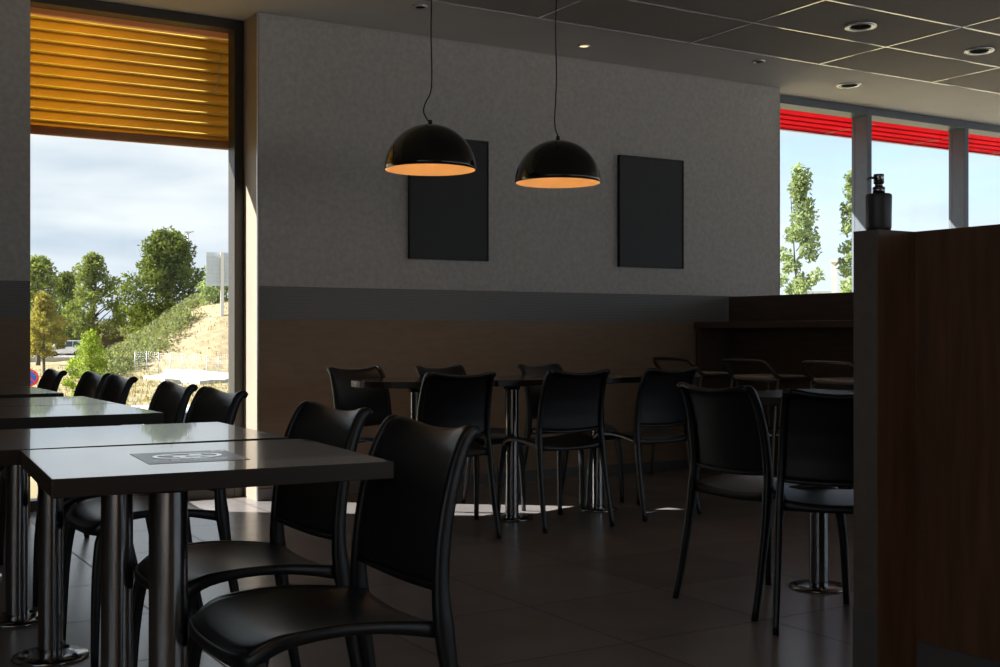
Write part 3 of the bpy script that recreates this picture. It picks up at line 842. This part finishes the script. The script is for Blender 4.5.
# ================================================================== OUTSIDE
# frame turned to look out of the left window: D metres away, S metres to the right
CA = R(-31.2) + math.atan(0.31)
FD = Vector((-math.sin(CA), math.cos(CA), 0)); FS = Vector((math.cos(CA), math.sin(CA), 0))
def sm(a, b, x):
    t = max(0, min(1, (x - a) / (b - a))); return t * t * (3 - 2 * t)
def hill(D, S):
    return 6.6 * sm(-5.0, 8.5, S - (D - 100) * .03) * sm(87, 115, D) * (1 - .35 * sm(128, 200, D)) * (1 - .9 * sm(22, 60, S))
def ground(D, S):
    base = -.10 - 2.1 * sm(11, 22, D)
    bumps = .10 * math.sin(D * .9 + S * .6) + .07 * math.sin(S * 1.7 - D * .35)
    return base + bumps * sm(22, 40, D) + hill(D, S)
def at(D, S, dz=0.0):
    p = FD * D + FS * S
    return Vector((p.x, p.y, ground(D, S) + dz))
mb = MB()
Ds = [7.5, 9, 11, 13, 15, 17, 19, 21, 24, 28] + [32 + 4 * k for k in range(14)] + [86 + 2.2 * k for k in range(24)] + [145, 160, 185, 220, 300, 500]
Ss = [-220, -120, -60, -35, -24, -18] + [-14 + 1.4 * k for k in range(21)] + [18, 24, 32, 45, 70, 120, 220]
G = []
for D in Ds:
    row = []
    for S in Ss:
        p = at(D, S)
        # stay outside the building line
        if p.y < 7.26: p = Vector((p.x, 7.26, -.16))
        row.append(mb.bm.verts.new(p))
    G.append(row)
for i in range(len(Ds) - 1):
    for j in range(len(Ss) - 1):
        q = (G[i][j], G[i][j + 1], G[i + 1][j + 1], G[i + 1][j])
        if all(v.co.y <= 7.27 for v in q): continue
        f = mb.bm.faces.new(q); f.smooth = True
        D, S = (Ds[i] + Ds[i + 1]) / 2, (Ss[j] + Ss[j + 1]) / 2
        f.material_index = 1 if (hill(D, S) > .5 and 80 < D < 150 and S < 45) else 0
gr_ = struct(mb.build('meadow_ground', [M['grass'], M['hay']]))
# ground far right (seen only beyond the ribbon windows) and a paved strip along the facade
struct(box(-30, 60, 7.26, 10.5, -.17, -.12).build('pavement', M['asphalt']))
struct(box(12.5, 220, -120, 220, -2.6, -2.4).build('car_park_ground', M['asphalt']))

def leaf_cloud(mb, blobs, n, size, rnd, squash=.8):
    """blobs: (centre, (rx,ry,rz)); leaves lie near the blob surfaces"""
    tot = sum(b[1][0] * b[1][2] for b in blobs)
    for c, rr in blobs:
        k = int(n * rr[0] * rr[2] / tot)
        for _ in range(k):
            while True:
                v = Vector((rnd.uniform(-1, 1), rnd.uniform(-1, 1), rnd.uniform(-1, 1)))
                if .05 < v.length < 1: break
            v = v.normalized() * (rnd.random() ** .38)
            p = Vector(c) + Vector((v.x * rr[0], v.y * rr[1], v.z * rr[2]))
            nrm = Vector((rnd.gauss(0, 1), rnd.gauss(0, 1), rnd.gauss(.4, 1))).normalized()
            a = nrm.orthogonal().normalized(); b = nrm.cross(a)
            s = size * rnd.uniform(.6, 1.3)
            th = rnd.uniform(0, PI)
            a2 = a * math.cos(th) + b * math.sin(th); b2 = -a * math.sin(th) + b * math.cos(th)
            mb.quad([p - a2 * s, p - b2 * s * squash * .6, p + a2 * s, p + b2 * s * squash * .6])

def tree(name, label, base, h, crown_r, trunk_r, leafm, seed, n=6000, size=.20, crown_base=.28, group=None, nb=34, cat='tree', narrow=1.0, tip=.45, holes=1.0):
    rnd = random.Random(seed)
    root = empty(name, base); tag(root, label, cat, group)
    top = Vector((rnd.uniform(-.05, .05) * h, rnd.uniform(-.05, .05) * h, h * .93))
    tr = MB()
    tr.tube(catmull([(0, 0, -.4), (rnd.uniform(-.1, .1), 0, h * .3), (top.x * .5, top.y * .5, h * .62), top], 4), [trunk_r * (1 - .85 * k / 12) for k in range(13)], 8)
    tr.build('trunk', M['bark'], root, smooth=True)
    bmx = MB(); blobs = []
    for k in range(nb):
        zf = crown_base + (1 - crown_base) * ((k + .5) / nb)
        t = (zf - crown_base) / (1 - crown_base)
        env = crown_r * (math.sin(PI * min(1, (t * .80 + .16))) ** .7) * (1 - (1 - tip) * t ** 2.2)
        a = k * 2.4 + rnd.uniform(-.4, .4); rad = env * rnd.uniform(.25, .82) * holes
        br = crown_r * rnd.uniform(.22, .40) * narrow
        c = (rad * math.cos(a), rad * math.sin(a), min(h - br * .5, h * zf) + rnd.uniform(-.35, .25) * br)
        blobs.append((c, (br, br, br * .78)))
        st_ = Vector((top.x * zf * .6, top.y * zf * .6, max(h * crown_base * .8, c[2] - rad * .7)))
        bmx.tube([st_, (st_ + Vector(c)) / 2 + Vector((0, 0, .1)), c], [trunk_r * .28, trunk_r * .18, trunk_r * .06], 5)
    bmx.build('branches', M['bark'], root)
    lv = MB(); leaf_cloud(lv, blobs, n, size, rnd)
    o = lv.build('foliage', leafm, root, recalc=False)
    return root

gtree = 'trees beyond the meadow'
def px(xp, D): return ((xp - 500) / 1191 + .31) / (1 + ((xp - 500) / 1191) * (-.31)) * D * 1.0   # bearing -> S at range D
def zr(yp, D): return 1 + (333.5 - yp) / 1191 * D * 1.02
tree('broadleaf_tree', 'green tree at the left edge of the tall window', at(126, px(38, 126)), 10.8, 3.6, .24, M['leafgreen'], 1, 6500, .20, .22, gtree)
tree('broadleaf_tree', 'airy green tree with a visible dark trunk in front of the viaduct', at(121, px(93, 121)), 10.6, 3.3, .30, M['leafgreen'], 2, 6000, .19, .28, gtree, holes=1.15, nb=50, narrow=.75)
tree('broadleaf_tree', 'largest dense dark green tree, behind the bramble bank', at(134, px(166, 134), -3.0), 13.3, 6.7, .40, M['leafdark'], 3, 19000, .23, .12, gtree, nb=90, narrow=.68, tip=.38)
tree('broadleaf_tree', 'small yellowing tree low at the left edge of the tall window', at(99, px(44, 99)), 6.3, 1.9, .13, M['leafyellow'], 4, 4200, .15, .25, gtree)
tree('broadleaf_tree', 'dark green tree filling the gap between the airy tree and the largest tree', at(168, px(66, 168)), 11.2, 3.4, .25, M['leafdark'], 9, 5000, .24, .15, gtree)
tree('pale_shrub', 'pale leafy shrub at the foot of the white billboard', at(112, px(217, 112), -.6), 4.0, 1.9, .06, M['leafpale'], 5, 3200, .15, .05, None, cat='shrub')
tree('bright_shrub', 'bright yellow-green shrub at the left end of the bramble bank', at(88, px(91, 88), -.3), 3.4, 1.7, .05, M['leafbright'], 6, 3000, .11, .05, None, cat='shrub')
tree('sapling', 'bright leafy sapling in front of the meadow between the far chairs', at(30, px(73, 30), -.2), 2.75, .42, .02, M['leafbright'], 7, 900, .055, .15, None, cat='sapling', nb=16)

# bramble bank: uncountable low scrub over the left flank of the slope
rnd = random.Random(11); mb = MB(); blobs = []
for k in range(230):
    D = rnd.uniform(91, 128); S = rnd.uniform(-9, 7)
    hgt = hill(D, S)
    lim = -6.6 + (D - 91) * .44
    if S > lim + 5.2 or S < lim - 5 or S < -3.4: continue
    p = at(D, S, .2); blobs.append(((p.x, p.y, p.z), (1.35, 1.35, .85)))
leaf_cloud(mb, blobs, 24000, .15, rnd)
tag(mb.build('bramble_bank', M['bramble'], recalc=False), 'grey-green bramble scrub covering the left flank of the straw slope', 'scrub', kind='stuff')
# dry grass tufts
mb = MB()
for k in range(9000):
    D = rnd.uniform(34, 112) ; S = rnd.uniform(-.12, .13) * D
    p = at(D, S); a = rnd.uniform(0, PI); w = rnd.uniform(.02, .05); hh = rnd.uniform(.08, .26)
    d = Vector((math.cos(a) * w, math.sin(a) * w, 0)); t = Vector((rnd.uniform(-.1, .1), rnd.uniform(-.1, .1), hh))
    mb.quad([p - d, p + d, p + t + d * .3, p + t - d * .3])
tag(mb.build('dry_grass', translucent_mat('dry_grass_blades', (.34, .28, .14), (.34, .28, .12), .3, .3, .6), recalc=False), 'dry straw-coloured grass growing over the meadow and slope', 'grass', kind='stuff')

# white gravel patch
mb = MB(); ring = []
for k in range(36):
    a = 2 * PI * k / 36; rr = 1 + .16 * math.sin(3 * a + 1) + .11 * math.sin(7 * a) + .06 * math.sin(13 * a)
    ring.append((84 + 7.0 * rr * math.sin(a), px(205, 84) + 3.8 * rr * math.cos(a)))
mb.bm.faces.new([mb.bm.verts.new(at(d, s_2, .22)) for d, s_2 in ring])
ext = bmesh.ops.extrude_face_region(mb.bm, geom=mb.bm.faces[:])
for v in [g_ for g_ in ext['geom'] if isinstance(g_, bmesh.types.BMVert)]: v.co.z -= .8
tag(mb.build('gravel_patch', M['gravel']), 'patch of bright white gravel on the meadow before the wire fence', 'gravel')

# wire fence
fn = empty('wire_fence', at(90, 0)); tag(fn, 'thin wire fence on pale posts at the foot of the straw slope', 'fence')
pts = [at(88 + (0 if k > 6 else (6 - k) * .7), 0.3 + k * .82) for k in range(13)]
for p in pts: MB().tube([p - fn.location - Vector((0, 0, .2)), p - fn.location + Vector((0, 0, 1.55))], .032, 6).build('post', M['galv'], fn)
mb = MB()
for hgt in [.15 + .17 * k for k in range(9)]:
    mb.tube([p - fn.location + Vector((0, 0, hgt)) for p in pts], .004, 4)
for a_, b_ in zip(pts, pts[1:]):
    for k in range(6):
        q = a_.lerp(b_, k / 6) - fn.location; mb.tube([q + Vector((0, 0, .1)), q + Vector((0, 0, 1.5))], .003, 4)
mb.build('mesh', M['galv'], fn)

# billboard seen from behind
bb = empty('billboard', at(106, px(222, 106))); tag(bb, 'pale billboard seen from behind on a white pole above the straw slope', 'billboard')
bz = bb.location.z
mzb = Matrix.Rotation(CA, 4, 'Z')
MB().box(-1.35, 2.2, -.06, .06, zr(288, 106) - bz, zr(256, 106) - bz, mzb).build('panel', M['panelback'], bb)
mb = MB()
for z_ in [zr(288, 106) - bz + .35 * k for k in range(1, 8)]: mb.box(-1.35, 2.2, -.10, -.06, z_, z_ + .05, mzb)
mb.build('rails', M['galv'], bb)
MB().box(-.14, .14, -.40, -.10, -.5, zr(256, 106) - bz, mzb).build('pole', M['white'], bb)
# street lamp behind the large tree
sl = empty('street_lamp', at(150, px(188, 150))); tag(sl, 'grey street lamp head rising behind the largest tree', 'street lamp')
hz_ = zr(238, 150) - sl.location.z
MB().tube([(0, 0, -.5), (0, 0, hz_)], .09, 8).build('pole', M['galv'], sl)
MB().box(-.4, .40, -.25, .25, hz_ - .05, hz_ + .18, mzb).box(.3, .7, -.2, .2, hz_ + .1, hz_ + .25, mzb).build('lamp_head', M['galv'], sl, bevel=.05)

# road, viaduct
mb = MB()
a1, a2, a3, a4 = at(146, -30), at(146, -1), at(156, -1), at(156, -30)
for v in (a1, a2, a3, a4): v.z = -1.72
mb.quad([a1, a2, a3, a4]); ext = bmesh.ops.extrude_face_region(mb.bm, geom=mb.bm.faces[:])
for v in [g_ for g_ in ext['geom'] if isinstance(g_, bmesh.types.BMVert)]: v.co.z -= 1.2
tag(mb.build('road', M['asphalt']), 'pale road passing under the trees beyond the meadow', 'road', kind='structure')
vd = empty('viaduct', at(185, -12)); tag(vd, 'brown concrete viaduct with a pale parapet glimpsed behind the trees', 'viaduct')
o0 = FD * 185 - vd.location; o0.z = -vd.location.z
MB().box(-40, 3, 0, 9, .6, 2.0, Matrix.Translation(o0) @ mzb).build('deck', M['concrete'], vd)
MB().box(-40, 3, -.1, .1, 2.0, 2.9, Matrix.Translation(o0) @ mzb).build('parapet', M['gravel'], vd)
for s3 in (-9.5, -4.6, -.2):
    MB().box(s3 - .45, s3 + .45, 1.5, 3, -3, .7, Matrix.Translation(o0) @ mzb).build('pier', M['concrete'], vd)
MB().box(-40, 6, 8, 9.5, -3, .7, Matrix.Translation(o0) @ mzb).build('abutment', M['plaster'], vd)

# cars --------------------------------------------------------------
def make_car(name, label, loc, rz, Lg, Wd, H, paint, van=False, group=None):
    root = empty(name, loc, rz); tag(root, label, 'car' if not van else 'van', group)
    hb = H * .60
    if van: side = [(-Lg / 2, .35), (-Lg / 2 + .02, hb), (-Lg / 2 + .10, H - .08), (-Lg / 2 + .3, H), (Lg * .16, H), (Lg * .28, H - .12), (Lg * .37, hb + .05), (Lg / 2 - .1, hb - .15), (Lg / 2, .6), (Lg / 2, .35)]
    else: side = [(-Lg / 2, .35), (-Lg / 2, .62), (-Lg / 2 + .06, hb), (-Lg / 2 + .38, H - .05), (-Lg / 2 + .75, H), (Lg * .05, H), (Lg * .12, H - .04), (Lg * .25, hb + .04), (Lg / 2 - .15, hb - .16), (Lg / 2, .55), (Lg / 2, .35)]
    def half(z): return Wd / 2 * (1 if z <= hb else 1 - .20 * (z - hb) / (H - hb))
    secs = []
    for f in (-1, -.96, .96, 1):
        k = 1 if abs(f) < .99 else .965
        secs.append([(x * (k if abs(f) > .99 else 1), f * half(z), .35 + (z - .35) * (k if abs(f) > .99 else 1)) for x, z in side])
    MB().rings(secs, close=True, caps=True).build('body', paint, root, bevel=.03)
    g = MB()
    zt = H - .10
    xr0, xf0 = (-Lg / 2 + .25, Lg * .27) if van else (-Lg / 2 + .42, Lg * .20)
    xf1 = Lg * .18 if van else Lg * .10
    for sgn in (-1, 1):
        n_ = 3
        for i in range(n_):
            a0 = xr0 + (xf0 - xr0) * i / n_ + .04; a1_ = xr0 + (xf0 - xr0) * (i + 1) / n_ - .04
            b0 = xr0 + .12 + (xf1 - xr0 - .12) * i / n_ + .04; b1 = xr0 + .12 + (xf1 - xr0 - .12) * (i + 1) / n_ - .04
            y0, y1 = sgn * (half(hb + .03) + .008), sgn * (half(zt) + .012)
            g.quad([(a0, y0, hb + .03), (a1_, y0, hb + .03), (b1, y1, zt), (b0, y1, zt)])
    xb0 = -Lg / 2 + (.02 if van else .07); xb1 = -Lg / 2 + (.08 if van else .34)
    g.quad([(xb0 - .015, -Wd * .40, hb + .05), (xb0 - .015, Wd * .40, hb + .05), (xb1 - .03, Wd * .36, zt), (xb1 - .03, -Wd * .36, zt)])
    g.quad([(xf0 + .05, -Wd * .40, hb + .06), (xf0 + .05, Wd * .40, hb + .06), (xf1 + .08, Wd * .36, zt), (xf1 + .08, -Wd * .36, zt)])
    g.build('windows', M['carglass'], root)
    for sx in (-1, 1):
        for sy in (-1, 1):
            w_ = MB(); cx, cyy = sx * Lg * .31, sy * (Wd / 2 - .10)
            rs = []
            for yy, r in ((-.12, .26), (-.11, .32), (.11, .32), (.12, .26)):
                rs.append([(cx + r * math.cos(2 * PI * k / 20), cyy + yy, .32 + r * math.sin(2 * PI * k / 20)) for k in range(20)])
            w_.rings(rs).build('wheel', M['rubber'], root)
        box(-Lg / 2 - .02, -Lg / 2 + .10, sx * Wd / 2 - .09 * sx - .10, sx * Wd / 2 - .09 * sx + .10, .62, .84).build('tail_light', M['taillight'], root, bevel=.02)
    return root
make_car('parked_car', 'white car parked outside, seen between the window-row chairs', at(30, px(162, 30)), CA + R(90 + 12), 3.9, 1.75, 1.47, M['carwhite'])
bpy.data.objects['parked_car'].location.z = -2.20
vl = at(151, px(66, 151)); vl.z = -1.72
make_car('white_van', 'white van on the road under the trees', vl, CA + R(180), 3.9, 1.9, 1.9, M['carwhite'], True)
for xp, dz_, lb in ((33, 0, 'small dark parked car under the leftmost tree'), (47, 8, 'dark car between the white van and the leftmost parked car')):
    cl_ = at(153 + dz_, px(xp, 153 + dz_)); cl_.z = -1.72
    make_car('dark_car', lb, cl_, CA + R(180), 3.4, 1.7, 1.45, M['cardark'], group='dark cars on the far road')

# no-parking road sign
rs_ = empty('road_sign', at(33, px(30, 33))); tag(rs_, 'round red and blue no-parking sign at the left edge of the window', 'road sign')
sz_ = zr(374, 33) - rs_.location.z
def disc(r0, r1, y, z0, n=28):
    mb = MB()
    for k in range(n):
        a, b = 2 * PI * k / n, 2 * PI * (k + 1) / n
        mb.quad([mzb @ Vector((r1 * math.cos(a), y, z0 + r1 * math.sin(a))), mzb @ Vector((r1 * math.cos(b), y, z0 + r1 * math.sin(b))),
                 mzb @ Vector((r0 * math.cos(b), y, z0 + r0 * math.sin(b))), mzb @ Vector((r0 * math.cos(a), y, z0 + r0 * math.sin(a)))])
    return mb
disc(0.001, .20, -.03, sz_).build('face', M['signblue'], rs_)
disc(.16, .22, -.034, sz_).build('red_ring', M['signred'], rs_)
mb = MB(); mb.box(-.16, .16, -.038, -.034, -.02, .02, Matrix.Translation((0, 0, sz_)) @ mzb @ Matrix.Rotation(R(45), 4, 'Y')); mb.build('red_bar', M['signred'], rs_)
MB().tube([mzb @ Vector((0, 0, -.3)), mzb @ Vector((0, 0, sz_ + .1))], .03, 8).build('pole', M['galv'], rs_)
MB().box(-.12, .12, -.035, -.03, sz_ - .46, sz_ - .28, mzb).build('plate', M['signblue'], rs_)
# small distant pieces seen through the ribbon windows ---------------
RB = R(-31.2) - math.atan(.27)
RD = Vector((-math.sin(RB), math.cos(RB), 0)); RS = Vector((math.cos(RB), math.sin(RB), 0))
def rat(D, xp, z=0.0):
    tt = (xp - 500) / 1191; S = (tt - .27) / (1 + tt * .27) * D
    p = RD * D + RS * S; return Vector((p.x, p.y, z))
gy = 'young trees beyond the ribbon windows'
tree('young_tree', 'slender young tree just right of the grey wall, through the ribbon windows', rat(36, 801, -2.4), 8.25, 1.05, .06, M['leafpale'], 21, 4200, .085, .20, gy, narrow=.9, tip=.25, nb=44)
tree('young_tree', 'slender young tree beside the window post, partly hidden by the partition', rat(36, 855, -2.4), 8.1, .95, .06, M['leafpale'], 23, 4200, .085, .22, gy, narrow=.9, tip=.3, nb=42)
mrb = Matrix.Rotation(RB, 4, 'Z')
wpz = empty('white_post', rat(60, 834, -2.4)); tag(wpz, 'slim white post with a flat cap beyond the ribbon windows', 'post')
MB().box(-.12, .12, -.12, .12, 0, 6.85, mrb).build('shaft', M['white'], wpz)
MB().box(-.22, .22, -.22, .22, 6.85, 6.98, mrb).build('cap', M['white'], wpz)
sg = empty('white_sign', rat(62, 848, -2.4)); tag(sg, 'white sign with a red arch beside the slim white post outside', 'sign')
MB().box(-.55, .9, -.05, .05, 3.4, 6.3, mrb).build('panel', M['panelback'], sg)
mb = MB()
ap = [mrb @ Vector((.42 * -math.cos(a) + .25, -.08, 5.15 + .85 * math.sin(a))) for a in [PI * k / 14 for k in range(15)]]
mb.tube([mrb @ Vector((-.17, -.08, 3.6))] + ap, .05, 6).build('arch', M['signred'], sg)
hb_ = empty('distant_hall', rat(140, 826, -2.4)); tag(hb_, 'flat distant hall low on the horizon beyond the ribbon windows', 'building')
MB().box(-1.6, 1.6, 0, 9, 0, 7.6, mrb).build('walls', M['concrete'], hb_)
MB().box(-2.6, 2.4, -.5, 9.5, 7.6, 8.2, mrb).build('roof', M['galv'], hb_)
rl = empty('railing', rat(70, 800, -2.4)); tag(rl, 'thin dark railing just above the counter panel, beyond the windows', 'railing')
mb = MB(); mb.box(-2.2, 2.2, -.02, .02, 5.50, 5.56, mrb)
for k in range(23): mb.box(-2.2 + .2 * k, -2.17 + .2 * k, -.02, .02, 2.4, 5.8 if k % 3 == 0 else 5.5, mrb)
mb.build('bars', M['galv'], rl)
